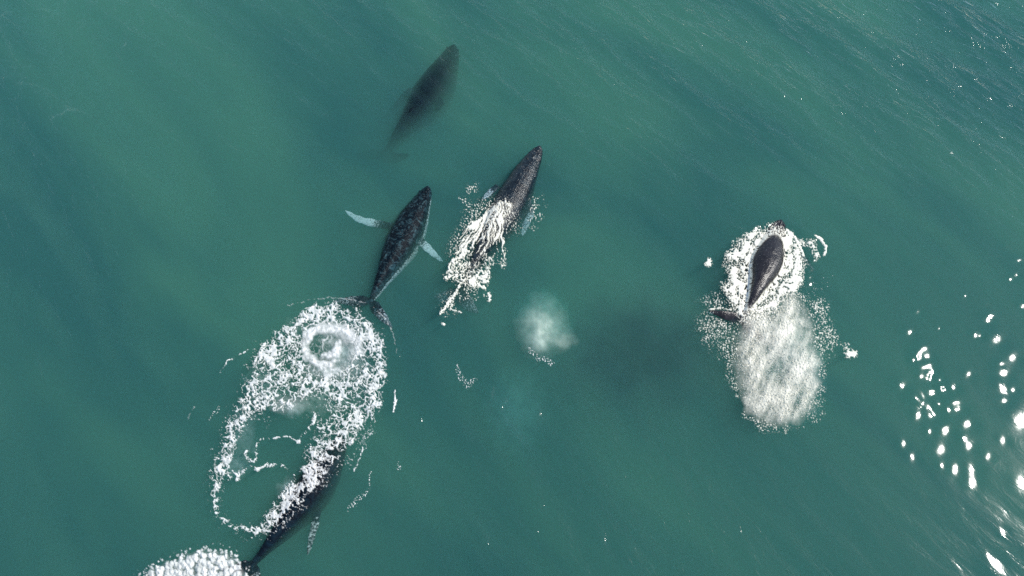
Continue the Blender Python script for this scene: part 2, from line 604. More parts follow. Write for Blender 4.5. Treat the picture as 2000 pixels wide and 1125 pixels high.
def whale(name, label, spine_px, top_z, width, mat, flippers, flukes, roll=0.0, white_flank=0.0, white_flipper=0.8,
          fin=True, ridge=0.35, seed=1, fluke_white=0.4):
    """spine_px: points from snout to fluke notch; top_z: height of the back at each; flippers/flukes: paths in picture points with heights"""
    pts = np.array([ground(x, y, z) for (x, y), z in zip(spine_px, top_z)])
    N = 64
    sp, L = spline(pts, N)
    u = np.linspace(0, 1, N)
    w = np.interp(u, PROFILE_U, PROFILE_W) * L * width
    h = w * np.interp(u, [0, .1, .3, .6, .8, .92, 1], [.75, .85, .95, .98, 1.15, 1.25, .6])
    T = np.gradient(sp, axis=0)
    T /= np.linalg.norm(T, axis=1)[:, None]
    lat = np.stack([T[:, 1], -T[:, 0], np.zeros(N)], -1)     # to the animal's right
    lat /= np.linalg.norm(lat, axis=1)[:, None]
    up = np.cross(lat, T)
    cr, sr = math.cos(R(roll)), math.sin(R(roll))
    lat2 = lat * cr + up * sr
    up2 = up * cr - lat * sr
    cen = sp - up * h[:, None]
    M = 28
    th = np.linspace(0, 2 * np.pi, M, endpoint=False)
    S = Soup()
    rings = []
    for i in range(N):
        c, s = np.cos(th), np.sin(th)
        rg = ridge * float(sstep(.42, .72, u[i]))
        # towards the tail the back rises to a ridge
        e = np.where(s > 0, 1 - rg * (1 - s) * s * 1.6, 1.0)
        x = w[i] * np.sign(c) * np.abs(c) ** 0.92 * e
        z = h[i] * np.sign(s) * np.abs(s) ** 0.95
        if u[i] < .22:       # flatter, narrower upper jaw with a splash-guard hump
            z = np.where(s > 0, z * (0.80 + 0.2 * u[i] / .22), z)
        rings.append(cen[i] + lat2[i] * x[:, None] + up2[i] * z[:, None])
    S.loft(rings)
    if fin:
        i0 = int(.60 * N)
        rr = []
        for k in range(7):
            t = k / 6
            i = min(N - 1, i0 + int(t * 5))
            ln = L * .045 * (1 - t) ** .8 + .03
            thk = L * .010 * (1 - t) + .02
            c = cen[i] + up2[i] * (h[i] * .85 + L * .028 * t)
            rr.append([c + T[i] * ln * math.cos(a) + lat2[i] * thk * math.sin(a) for a in np.linspace(0, 2 * np.pi, 10, endpoint=False)])
        S.loft(rr)
    limbs = []
    for path, chord in flippers:
        p3 = np.array([ground(x, y, z) for x, y, z in path])
        q, fl = spline(p3, 18)
        tq = np.gradient(q, axis=0)
        tq /= np.linalg.norm(tq, axis=1)[:, None]
        ch = np.cross(tq, [0, 0, 1.0])
        ch /= np.linalg.norm(ch, axis=1)[:, None]
        rr = []
        for i in range(18):
            t = i / 17
            cw = chord * L * np.interp(t, [0, .15, .4, .75, .92, 1], [.75, .95, 1, .72, .45, .12])
            cw *= 1 + 0.10 * math.sin(t * 30)
            nn = np.cross(ch[i], tq[i])
            rr.append([q[i] + ch[i] * cw * .5 * math.cos(a) + nn * max(cw * .11, .05) * math.sin(a) for a in np.linspace(0, 2 * np.pi, 14, endpoint=False)])
        S.loft(rr)
        limbs.append((q, white_flipper))
    end = sp[-1] - up[-1] * h[-1]
    for path in flukes:
        p3 = np.vstack([end - T[-1] * L * .02, [ground(x, y, z) for x, y, z in path]])
        q, fl = spline(p3, 16)
        rr = []
        for i in range(16):
            t = i / 15
            cw = L * np.interp(t, [0, .2, .5, .8, 1], [.045, .085, .075, .045, .008])
            axis = np.gradient(q, axis=0)[i]
            axis /= np.linalg.norm(axis)
            cd = T[-1] - axis * (T[-1] @ axis)
            cd /= np.linalg.norm(cd)
            nn = np.cross(cd, axis)
            rr.append([q[i] + cd * cw * .5 * math.cos(a) + nn * max(cw * .08, .045) * math.sin(a) for a in np.linspace(0, 2 * np.pi, 12, endpoint=False)])
        S.loft(rr)
        limbs.append((q, fluke_white))
    me0 = bpy.data.meshes.new("tmp")
    me0.from_pydata(S.v, [], S.f)
    bm = bmesh.new()
    bm.from_mesh(me0)
    bmesh.ops.recalc_face_normals(bm, faces=bm.faces)
    bm.to_mesh(me0)
    bm.free()
    tmp = bpy.data.objects.new("tmp", me0)
    COL.objects.link(tmp)
    rm = tmp.modifiers.new("remesh", 'REMESH')
    rm.mode = 'VOXEL'
    rm.voxel_size = 0.065
    sm = tmp.modifiers.new("smooth", 'SMOOTH')
    sm.iterations = 3
    sm.factor = 0.5
    dg = bpy.context.evaluated_depsgraph_get()
    me = bpy.data.meshes.new_from_object(tmp.evaluated_get(dg))
    bpy.data.objects.remove(tmp)
    bpy.data.meshes.remove(me0)
    me.name = name
    nv = len(me.vertices)
    co = np.empty(nv * 3, np.float32)
    me.vertices.foreach_get("co", co)
    co = co.reshape(-1, 3).astype(float)
    no = np.empty(nv * 3, np.float32)
    me.vertices.foreach_get("normal", no)
    no = no.reshape(-1, 3).astype(float)
    d = np.linalg.norm(co[:, None, :2] - cen[None, :, :2], axis=2)
    near = d.argmin(1)
    rel = co - cen[near]
    vv = (rel * up2[near]).sum(1) / h[near]
    ll = (rel * lat2[near]).sum(1) / w[near]
    uu = u[near]
    # knobbly head (tubercles), slightly uneven flesh elsewhere
    rs = np.random.RandomState(seed)
    kn = np.zeros(nv)
    for _ in range(46):
        k = rs.randint(2, int(.24 * N))
        s = rs.choice([-1, 1])
        lx = rs.choice([0.0, .45, .8], p=[.3, .4, .3]) * s
        c = cen[k] + lat2[k] * w[k] * lx + up2[k] * h[k] * math.sqrt(max(0, 1 - lx * lx)) * .85
        kn += np.exp(-((co - c) ** 2).sum(1) / (2 * .07 ** 2)) * .07
    kn += 0.03 * noise2(co[:, 0] * 1.1 + seed * 9, co[:, 1] * 1.1 + co[:, 2] * .7, seed)
    co = co + no * kn[:, None]
    me.vertices.foreach_set("co", co.astype(np.float32).ravel())
    white = np.zeros(nv)
    white = np.maximum(white, white_flank * sstep(.25, -.25, vv) * sstep(.0, .1, uu) * (np.abs(ll) < 1.12))
    off = (np.abs(ll) > 1.12)
    for q, wv in limbs:
        dd = np.linalg.norm(co[:, None, :] - q[None], axis=2)
        j = dd.argmin(1)
        tt = j / (len(q) - 1)
        hit = off & (dd.min(1) < L * .09)
        white = np.where(hit, np.maximum(white, wv * sstep(.05, .5, tt)), white)
    me.polygons.foreach_set("use_smooth", np.ones(len(me.polygons), bool))
    point_attr(me, "white", white)
    me.update()
    # origin under the middle of the animal
    ctr = co.mean(0)
    ctr[2] = co[:, 2].min()
    co = co - ctr
    me.vertices.foreach_set("co", co.astype(np.float32).ravel())
    me.update()
    o = link(name, me, mat)
    o.location = ctr
    tag(o, label, "whale", "humpback whales in a loose pod")
    print(label, "L=%.1f" % L, "W=%.1f" % (2 * w.max()), nv)
    return o


SK_DEEP = skin_material("skin_deep", (0.003, 0.006, 0.011), (0.006, 0.014, 0.024), .5, 1.2, .5, 0, .02)
SK_MOTT = skin_material("skin_mottled", (0.003, 0.007, 0.011), (0.11, 0.24, 0.27), .5, 2.2, .28, .25, .05, .50)
SK_SPECK = skin_material("skin_specked", (0.003, 0.006, 0.009), (0.042, 0.070, 0.085), .40, 2.2, .22, .8, .30)
SK_GREY = skin_material("skin_grey", (0.013, 0.012, 0.013), (0.060, 0.054, 0.058), .4, .8, .24, .4, .35)
SK_BLACK = skin_material("skin_black", (0.003, 0.005, 0.009), (0.012, 0.038, 0.058), .45, 1.3, .35, 0, .04)

whale_a = whale("whale", "dim dark whale wholly under water, heading away beyond all the others",
                [(887, 86), (862, 128), (832, 175), (800, 222), (768, 268), (742, 308)],
                [-.55, -.25, -.12, -.18, -.9, -2.4], 1.25, SK_DEEP,
                [([(838, 185, -.7), (858, 200, -.7), (854, 218, -.9)], .07), ([(805, 175, -1.2), (785, 195, -1.6), (768, 212, -2.0)], .07)],
                [[(770, 308, -2.0), (800, 303, -1.5)], [(718, 302, -3.0), (690, 308, -3.4)]],
                roll=-3, white_flank=.42, white_flipper=.1, seed=3, fluke_white=0)
whale_b = whale("whale", "dark mottled whale with two pale outstretched flippers, tail beside the foam swirl",
                [(836, 362), (810, 405), (786, 450), (764, 497), (742, 545), (721, 592)],
                [.02, .26, .36, .32, .12, -.25], 1.18, SK_MOTT,
                [([(768, 442, -.5), (730, 436, -.95), (698, 427, -1.1), (674, 411, -1.0)], .072),
                 ([(808, 462, -.6), (828, 478, -.85), (848, 497, -1.2), (866, 512, -1.7)], .066)],
                [[(742, 612, -.25), (766, 640, -.3)], [(695, 588, -.3), (650, 588, -.5)]],
                roll=-24, white_flank=.56, white_flipper=.72, seed=5, fluke_white=.42)
whale_c = whale("whale", "whale with a speckled knobbly head lifted clear and white water streaming off its back",
                [(1055, 284), (1030, 322), (1006, 365), (980, 412), (950, 465), (920, 520), (892, 578)],
                [.35, .55, .6, .5, .25, -.1, -.9], .90, SK_SPECK,
                [([(1028, 385, -.5), (1034, 415, -.9), (1026, 440, -1.1), (1020, 462, -1.2)], .055),
                 ([(972, 362, -.3), (955, 378, -.25), (940, 391, -.3)], .04)],
                [[(915, 595, -1.1), (935, 612, -1.2)], [(870, 580, -1.2), (845, 578, -1.4)]],
                roll=4, white_flank=.3, white_flipper=.55, seed=8)
whale_d = whale("whale", "grey whale with its smooth ridged back arched out of a collar of foam",
                [(1527, 428), (1518, 460), (1505, 500), (1488, 545), (1466, 592), (1446, 628)],
                [.05, .38, .85, .90, .45, -.15], 1.32, SK_GREY,
                [([(1552, 490, -.8), (1575, 510, -1.2), (1590, 530, -1.6)], .06), ([(1470, 500, -.8), (1445, 520, -1.3), (1430, 540, -1.7)], .06)],
                [[(1415, 615, .12), (1384, 607, .12)], [(1478, 655, -.5), (1505, 672, -.9)]],
                roll=4, white_flank=.1, white_flipper=.3, ridge=.75, seed=12, fin=False, fluke_white=0)
whale_e = whale("whale", "black whale half veiled by lacy foam with one flipper trailing back, nearest the camera",
                [(668, 850), (645, 890), (612, 938), (575, 990), (535, 1045), (488, 1106)],
                [-.5, -.12, .16, .20, .12, -.10], 1.25, SK_BLACK,
                [([(612, 975, -.5), (618, 1005, -.6), (610, 1045, -.6), (600, 1085, -.6)], .062),
                 ([(590, 930, -.8), (565, 945, -1.3), (545, 965, -1.7)], .06)],
                [[(500, 1128, -.3), (525, 1140, -.4)], [(460, 1112, -.2), (430, 1112, -.2)]],
                roll=0, white_flank=.2, white_flipper=.45, seed=15)
WHALES = [whale_a, whale_b, whale_c, whale_d, whale_e]


def tree_of(o):
    me = o.data
    co = [o.location + v.co for v in me.vertices]
    return BVHTree.FromPolygons(co, [tuple(p.vertices) for p in me.polygons])


TREES = {o.name: tree_of(o) for o in (whale_c, whale_d, whale_e, whale_b)}

# ------------------------------------------------------------------ foam
FOAM = foam_material("foam", bump=0.7, bscale=7.0)


WAKE = foam_material("wake_foam", (.92, 0.885, .75), .6, 5.0)


def foam(name, label, box, field, step=1.25, over=(), mat=None, lift=0.03, cat="foam", clear=None):
    """field(x, y) gives (cover 0..1, height in metres) over the patch; the sheet lies on the waves and over the whales' backs"""
    x0, y0, x1, y1 = box
    gx, gy = np.meshgrid(np.arange(x0, x1 + step, step), np.arange(y0, y1 + step, step))
    cov, hgt = field(gx, gy)
    cov = np.clip(cov, 0, 1)
    i = np.arange(gx.size).reshape(gx.shape)
    Q = np.stack([i[:-1, :-1], i[1:, :-1], i[1:, 1:], i[:-1, 1:]], -1).reshape(-1, 4)
    keep = cov.ravel()[Q].max(1) > 0.03
    Q = Q[keep]
    used, inv = np.unique(Q, return_inverse=True)
    Q = inv.reshape(-1, 4)
    P = ground(gx.ravel()[used], gy.ravel()[used])
    base = wave(P[:, 0], P[:, 1])
    for t in over:
        for k in range(len(P)):
            hit = t.ray_cast(Vector((P[k, 0], P[k, 1], 5.0)), Vector((0, 0, -1)), 5.2)
            if hit[0] is not None and hit[0].z > base[k]:
                base[k] = hit[0].z
    cov = cov.ravel()[used]
    if clear is not None:          # the part of the back that stands dry above the foam
        for k in range(len(P)):
            hit = clear[0].ray_cast(Vector((P[k, 0], P[k, 1], 5.0)), Vector((0, 0, -1)), 5.2)
            if hit[0] is not None:
                cov[k] *= 1 - float(sstep(clear[1], clear[1] + .15, hit[0].z + .10 * float(cov[k])))
    P[:, 2] = base + lift + np.maximum(hgt.ravel()[used], 0)
    c = P.mean(0)
    me = mesh_np(name, P - c, Q)
    point_attr(me, "cover", cov)
    o = link(name, me, mat or FOAM)
    o.location = c
    tag(o, label, cat, kind="stuff")
    print(name, len(Q))
    return o


def lace(x, y, scale, seed, warp=.5):
    """1 on the threads of a foam net, 0 in its holes"""
    wx = x + warp * scale * fbm(x / scale * .9, y / scale * .9, seed + 3, 3)
    wy = y + warp * scale * fbm(x / scale * .9 + 40, y / scale * .9, seed + 4, 3)
    f1, f2 = worley(wx / scale, wy / scale, seed)
    return 1 - np.clip((f2 - f1) * 1.35, 0, 1)


def threads(x, y, scale, seed):
    n = fbm(x / scale, y / scale, seed, 3)
    return 1 - np.clip(np.abs(n) * 3.2, 0, 1)


def rank(a):
    """even out a field so that its values are the share of the patch below them"""
    q = np.quantile(a, np.linspace(0, 1, 201))
    return np.interp(a, q, np.linspace(0, 1, 201))


def compose(x, y, D, seed, s1=24, s2=11, spk=4.0, soft=.10):
    """foam cover from a density field D (0 none .. 1 solid)"""
    wx = x + 5 * fbm(x / 18, y / 18, seed + 31)
    wy = y + 5 * fbm(x / 18 + 9, y / 18, seed + 32)
    A = lace(wx, wy, s1, seed, .9)
    B = lace(wx, wy, s2, seed + 7, .9)
    C = threads(wx, wy, s2 * 1.7, seed + 9)
    E = threads(wx, wy, s1 * 1.1, seed + 13)
    ch = sstep(-.35, .35, fbm(x / 45, y / 45, seed + 15, 2))
    Lc = np.maximum(np.maximum(A * (.75 + .25 * ch), B * (.70 + .25 * ch)), np.maximum(C * (.98 - .2 * ch), E * .9))
    G = fbm(x / spk, y / spk, seed + 20, 2) * .5 + .5
    gw = .42 - .28 * sstep(.1, .35, D)
    Lc = rank(Lc * (1 - gw) + G * gw)
    D = D * np.clip(.60 + .95 * fbm(x / 24, y / 24, seed + 41, 3), .12, 1.15)
    T = 1 - np.clip(D, 0, 1.1)
    cov = sstep(T - soft, T + soft, Lc) * sstep(.02, .10, D)
    cov = cov * np.clip(.82 + .55 * fbm(x / 9, y / 9, seed + 43, 3), .35, 1)
    h = .10 * cov * (.4 + G) + .05 * np.clip(Lc - T, 0, 1)
    return cov, h


def field_trail(x, y):
    jx = x + 13 * fbm(x / 30, y / 30, 71, 4)
    jy = y + 13 * fbm(x / 30 + 5, y / 30, 72, 4)

    def st(p, w, g, pw=1.0):
        return g * np.clip(stroke(jx, jy, p, w), 0, 1) ** pw
    D = np.zeros(x.shape)
    body = inside(jx, jy, [(640, 602), (590, 632), (545, 662), (505, 690), (486, 740), (452, 815), (430, 880), (414, 945), (424, 1005), (470, 1038), (520, 1042),
                           (560, 1010), (610, 960), (655, 915), (700, 880), (728, 815), (742, 760), (745, 690), (735, 648), (695, 612)])
    upper = sstep(-4, 30, body) * (.30 * sstep(860, 790, y) + .07)
    open_mid = np.maximum(blob(x, y, 560, 835, 45, 30), np.maximum(blob(x, y, 545, 885, 55, 26), blob(x, y, 505, 970, 52, 42)))
    open_mid = np.maximum(open_mid, .7 * blob(x, y, 610, 800, 34, 22))
    D = np.maximum(D, upper * (1 - .95 * open_mid))
    s = lambda *a, **k: st(*a, **k)
    D = np.maximum(D, s([(520, 690), (560, 660), (600, 632), (645, 618), (692, 632), (722, 665), (735, 705)], [22, 26, 32, 34, 34, 30, 24], .80, 0.8))
    D = np.maximum(D, s([(732, 700), (736, 745), (726, 790), (700, 815), (672, 850)], [22, 24, 28, 30, 24], .66, .9))
    D = np.maximum(D, s([(545, 668), (515, 700), (500, 745), (482, 790), (462, 832), (447, 880), (430, 930)], [20, 22, 22, 26, 24, 22, 14], .66))
    D = np.maximum(D, s([(430, 915), (420, 945), (419, 985), (434, 1018), (466, 1033), (503, 1037)], [14, 8, 5, 4.5, 5, 7], 1.0, .6))
    D = np.maximum(D, s([(472, 785), (520, 790), (560, 792), (592, 776), (622, 752), (645, 735)], [20, 18, 16, 14, 12, 10], .7))
    D = np.maximum(D, s([(640, 730), (655, 750), (700, 765)], [9, 9, 12], .75))
    D = np.maximum(D, s([(560, 700), (600, 720), (630, 735)], [14, 16, 14], .8))
    D = np.maximum(D, s([(672, 830), (645, 868), (622, 905), (600, 940), (570, 965), (545, 992), (520, 1030)], [46, 48, 40, 28, 24, 26, 18], .60, .8))
    D = np.maximum(D, s([(612, 925), (595, 950), (565, 985), (548, 1005)], [10, 11, 12, 9], 1.0, .7))
    lines = np.zeros(x.shape)
    lines = np.maximum(lines, .95 * np.clip(stroke(jx, jy, [(498, 869), (517, 859), (563, 857), (590, 862)], [2.8, 3.2, 2.8, 2]), 0, 1) ** .5)
    lines = np.maximum(lines, 1.05 * np.clip(stroke(jx, jy, [(448, 930), (470, 922), (497, 912), (531, 907), (560, 918), (572, 928)], [8, 6, 4.5, 3, 2.6, 2.2]), 0, 1) ** .5)
    lines = np.maximum(lines, 1.0 * np.clip(stroke(jx, jy, [(585, 862), (600, 850), (612, 820), (618, 800)], [4, 6, 6, 4]), 0, 1) ** .5)
    ring = 1 - np.abs(np.hypot(jx - 490, jy - 888) - 12) / 2.6
    lines = np.maximum(lines, .9 * np.clip(ring, 0, 1) ** .5)
    brk = np.clip(.62 + 1.6 * fbm(x / 13, y / 13, 97, 2), 0, 1.1)
    D = np.maximum(D, lines * brk)
    # scattered flecks along the outside
    edge = sstep(-26, -2, body) * sstep(30, 0, body)
    D = np.maximum(D, .22 * edge)
    cov, h = compose(x, y, D, 101, 24, 10.5, 3.6, .10)
    # the whirl: broken arcs winding in to a bright comma
    r = np.hypot(x - 640, (y - 686) * 1.1)
    k = sstep(58, 38, r)
    cov = cov * (1 - .72 * k)
    h = h * (1 - .5 * k)
    ux = x + 7 * fbm(x / 15, y / 15, 94)
    uy = y + 7 * fbm(x / 15 + 7, y / 15, 95)
    tex = .80 + .85 * fbm(x / 7, y / 7, 96, 3)
    wv = np.zeros(x.shape)
    for p, w, g in (([(612, 648), (600, 660), (596, 678), (602, 697), (618, 709), (640, 713), (656, 706)], [8, 9, 9, 10, 10, 9, 6], 1.15),
                    ([(600, 652), (622, 642), (650, 642), (678, 650), (698, 668), (704, 690)], [10, 13, 15, 15, 13, 9], 1.1),
                    ([(660, 668), (661, 682), (652, 694), (638, 698), (628, 692)], [6, 11, 12, 8, 4], 1.15),
                    ([(640, 655), (632, 668), (630, 682)], [3, 3, 3], .8), ([(650, 656), (645, 670)], [3, 3], .7),
                    ([(625, 715), (640, 726), (660, 722)], [9, 12, 9], .8), ([(668, 660), (690, 680), (690, 700)], [10, 13, 9], .5)):
        wv = np.maximum(wv, g * np.clip(stroke(ux, uy, p, w), 0, 1) ** .7)
    wv = np.clip(wv * (tex + .12) * (.85 + .5 * fbm(x / 20, y / 20, 98, 2)), 0, 1)
    cov = np.maximum(cov, wv)
    # a thin froth on the boiling water round the whirl
    cov = np.maximum(cov, .16 * blob(x, y, 672, 690, 26, 26) * tex + .25 * blob(x, y, 640, 722, 30, 12) * tex + .25 * blob(x, y, 565, 790, 22, 10) * tex)
    return cov, np.maximum(h, .12 * wv)


foam("foam_trail", "long lacy trail of white foam with a bright whirl at its top end, over the black whale's back", (395, 585, 775, 1060), field_trail,
     over=[TREES[whale_e.name]])


def field_splash(x, y):
    b = inside(x + 6 * fbm(x / 20, y / 20, 201), y + 5 * fbm(x / 20, y / 20, 202),
               [(268, 1122), (300, 1098), (330, 1086), (362, 1072), (402, 1064), (446, 1066), (468, 1082), (492, 1112), (500, 1160), (380, 1180), (250, 1160)])
    f1, f2 = worley(x / 8.5 + .5 * fbm(x / 9, y / 9, 203), y / 10.5, 204)
    G = fbm(x / 3.5, y / 3.5, 205, 2)
    D = sstep(-6, 26, b)
    m = (1 - f1 * 1.25) * .7 + .3 * G + .62 * D
    cov = sstep(.62, .84, m) * sstep(-8, 2, b)
    cov = np.maximum(cov * (.75 + .5 * fbm(x / 18, y / 18, 206)), .16 * sstep(6, 22, b))
    return cov, .30 * D * (1 - f1) + .05


foam("foam_splash", "lumpy white splash thrown up beside the black whale's tail", (240, 1045, 520, 1165), field_splash, lift=.05)


def field_stream(x, y):
    jx = x + 5 * fbm(x / 20, y / 20, 301)
    jy = y + 5 * fbm(x / 20 + 8, y / 20, 302)
    b = inside(jx, jy, [(986, 394), (955, 408), (928, 428), (906, 452), (894, 486), (874, 516), (864, 548), (885, 552), (905, 562), (948, 566), (958, 545),
                        (962, 522), (985, 528), (992, 508), (990, 484), (983, 455), (994, 425), (1003, 405)])
    # strands run from the blowholes back along the body, spreading
    ox, oy = 990, 370
    rr = np.hypot(jx - ox, jy - oy)
    an = np.arctan2(jy - oy, jx - ox) * 57.3
    s1 = threads(an / 1.0 + 2.5 * fbm(x / 30, y / 30, 305), rr / 9, 9.0, 303)
    s1 = 1 - np.clip(np.abs(fbm(an / 3.4 + .8 * fbm(x / 26, y / 26, 306), rr / 48, 304, 3)) * 3.0, 0, 1)
    low = sstep(470, 545, y)
    A = lace(jx, jy, 11, 310, .9)
    B = threads(jx, jy, 9, 311)
    Lc = np.maximum(s1 * (1 - .35 * low), np.maximum(A, B) * (.55 + .45 * low))
    G = fbm(x / 3.6, y / 3.6, 312, 2) * .5 + .5
    Lc = Lc * .75 + G * .36
    D = .58 * sstep(-3, 8, b) + .30 * blob(x, y, 960, 425, 30, 22) + .25 * blob(x, y, 905, 475, 16, 26, 30)
    D += .35 * np.clip(1 - np.abs(b - 4) / 5, 0, 1) * (.5 + .8 * fbm(x / 22, y / 22, 313))
    D -= .20 * low * (b > 0)
    D -= .22 * blob(x, y, 930, 495, 16, 22, 30) + .35 * blob(x, y, 972, 490, 7, 16) + .3 * blob(x, y, 966, 524, 8, 8)
    for pts, w, g in (([(897, 560), (884, 580), (872, 600), (860, 615)], [3, 4.5, 5, 3], .95), ([(884, 585), (880, 605), (900, 612)], [3, 2.5, 2], .6),
                      ([(956, 572), (955, 588)], [3, 4], .9), ([(862, 632), (866, 636)], [3, 3], .9)):
        D = np.maximum(D, g * np.clip(stroke(jx, jy, pts, w), 0, 1) ** .4)
    sp = (.13 + .5 * np.clip(fbm(x / 14, y / 14, 330, 2), -.4, .6)) * np.maximum.reduce([blob(x, y, 917, 368, 12, 9), blob(x, y, 907, 396, 7, 13), blob(x, y, 1047, 408, 12, 17), blob(x, y, 1002, 448, 13, 11), blob(x, y, 930, 408, 14, 8),
                                  .8 * blob(x, y, 905, 575, 28, 12), .7 * blob(x, y, 876, 600, 18, 16), .6 * blob(x, y, 1040, 440, 10, 12)])
    D = np.maximum(D, sp)
    T = 1 - np.clip(D, 0, 1.1)
    fine = rank(fbm(x / 2.6, y / 2.6, 314, 1))
    Lc = np.where(b < -3, fine, rank(Lc))
    cov = sstep(T - .10, T + .10, Lc) * sstep(.02, .12, D)
    return cov, .12 * cov * (.3 + G)


foam("foam_stream", "strands of white water streaming back off the speckled whale's shoulders", (850, 345, 1075, 650), field_stream, step=1.1, mat=WAKE, over=[TREES[whale_c.name]])


def field_wake(x, y):
    jx = x + 20 * fbm(x / 38, y / 38, 401, 4)
    jy = y + 20 * fbm(x / 38 + 8, y / 38, 402, 4)
    G = fbm(x / 3.4, y / 3.4, 403, 2) * .5 + .5
    # collar round the back
    collar = stroke(jx, jy, [(1512, 446), (1480, 456), (1455, 475), (1437, 510), (1425, 550), (1436, 590), (1452, 612)], [4, 10, 16, 19, 18, 17, 14])
    collar = np.maximum(collar, stroke(jx, jy, [(1536, 460), (1552, 475), (1562, 505), (1555, 540), (1530, 575), (1495, 605), (1465, 620)], [4, 10, 16, 18, 24, 27, 22]))
    collar = np.maximum(collar, stroke(x, y, [(1556, 472), (1585, 476), (1596, 500)], [12, 16, 12]) - .45)
    line = np.clip(stroke(x + 4 * fbm(x / 12, y / 12, 426), y, [(1592, 462), (1604, 468), (1612, 482), (1611, 498)], [2.5, 3, 3, 2.5]), 0, 1) ** .4
    line = np.maximum(line, np.clip(stroke(x, y, [(1536, 448), (1552, 462), (1562, 482), (1570, 500)], [2.5, 3, 3, 2]), 0, 1) ** .4)
    D = .80 * np.clip(collar + .10, 0, 1) ** .8 * np.clip(.92 + .9 * fbm(x / 22, y / 22, 422, 3), .3, 1.2)
    # the back itself stays clear
    back = inside(x, y, [(1515, 458), (1530, 468), (1536, 492), (1530, 522), (1505, 555), (1462, 597), (1456, 570), (1462, 525), (1475, 490), (1492, 465)])
    D = np.maximum(D, .72 * sstep(-32, -6, back) * np.clip(.9 + .6 * fbm(x / 16, y / 16, 424, 2), .3, 1.2))
    wake = inside(jx, jy, [(1452, 610), (1440, 640), (1424, 672), (1430, 720), (1438, 760), (1452, 800), (1480, 832), (1520, 836), (1562, 828), (1596, 806), (1604, 765),
                           (1606, 720), (1598, 672), (1590, 630), (1572, 590), (1545, 560), (1500, 600)])
    core = sstep(-4, 34, wake)
    streak = fbm((x + .35 * y) / 26, (y - .3 * x) / 75, 405, 3)
    D = np.maximum(D, core * (.16 + .34 * streak + .30 * blob(x, y, 1540, 570, 36, 28) + .14 * blob(x, y, 1460, 670, 22, 45) + .12 * blob(x, y, 1575, 790, 30, 28)))
    fr = np.maximum.reduce([.50 * blob(x, y, 1400, 632, 24, 22), .40 * blob(x, y, 1430, 680, 22, 18), .34 * sstep(-20, 0, wake) * sstep(26, 2, wake) * np.clip(.7 + 1.2 * fbm(x / 28, y / 28, 425, 2), 0, 1.5),
                            .34 * blob(x, y, 1385, 650, 14, 20), .3 * blob(x, y, 1395, 590, 20, 12),
                            .46 * np.clip(stroke(jx, jy, [(1595, 600), (1612, 640), (1638, 672), (1668, 693)], [22, 17, 11, 7]), 0, 1), .36 * blob(x, y, 1605, 660, 18, 30)])
    fluke = inside(x, y, [(1388, 603), (1405, 602), (1440, 612), (1440, 630), (1418, 628), (1396, 616)])
    fr = fr * (1 - sstep(-3, 2, fluke))
    D = np.maximum(D, fr * (.62 + .7 * np.clip(fbm(x / 16, y / 16, 421, 2), -.5, .6)))
    D = D * (1 - .95 * blob(x, y, 1526, 439, 13, 9))
    D = np.maximum(D, line)
    D = np.maximum(D, .9 * np.clip(stroke(x, y, [(1388, 604), (1408, 602), (1432, 607)], 2.2), 0, 1) ** .5)
    for cx, cy, r in ((1383, 516, 4), (1384, 510, 3), (1435, 492, 4), (1658, 691, 5), (1667, 692, 4)):
        D = np.maximum(D, 1.1 * blob(x, y, cx, cy, r, r))
    A = lace(jx, jy, 13, 410, .7)
    B = threads(jx, jy, 9, 411)
    Lc = np.maximum(A, B) * .55 + G * .52
    fine = fbm(x / 2.8, y / 2.8, 414, 2) * .6 + .52
    Lc = rank(np.where(wake > 4, Lc * .35 + .6 * fine, np.where(D > .55, Lc, .3 * Lc + .7 * fine)))
    T = 1 - np.clip(D, 0, 1.1)
    cov = sstep(T - .13, T + .13, Lc) * sstep(.02, .14, D)
    cov = np.maximum(cov, core * np.clip(.53 + .30 * fbm(x / 16, y / 16, 420, 3) + .8 * streak + .12 * fbm(x / 4, y / 4, 423, 2), .08, .95))
    return cov, (.10 + .12 * core) * cov * (.3 + G)


foam("foam_wake", "cream coloured churned wake and foam collar around the grey whale", (1340, 425, 1690, 870), field_wake, mat=WAKE, over=[TREES[whale_d.name]], clear=(TREES[whale_d.name], .34))

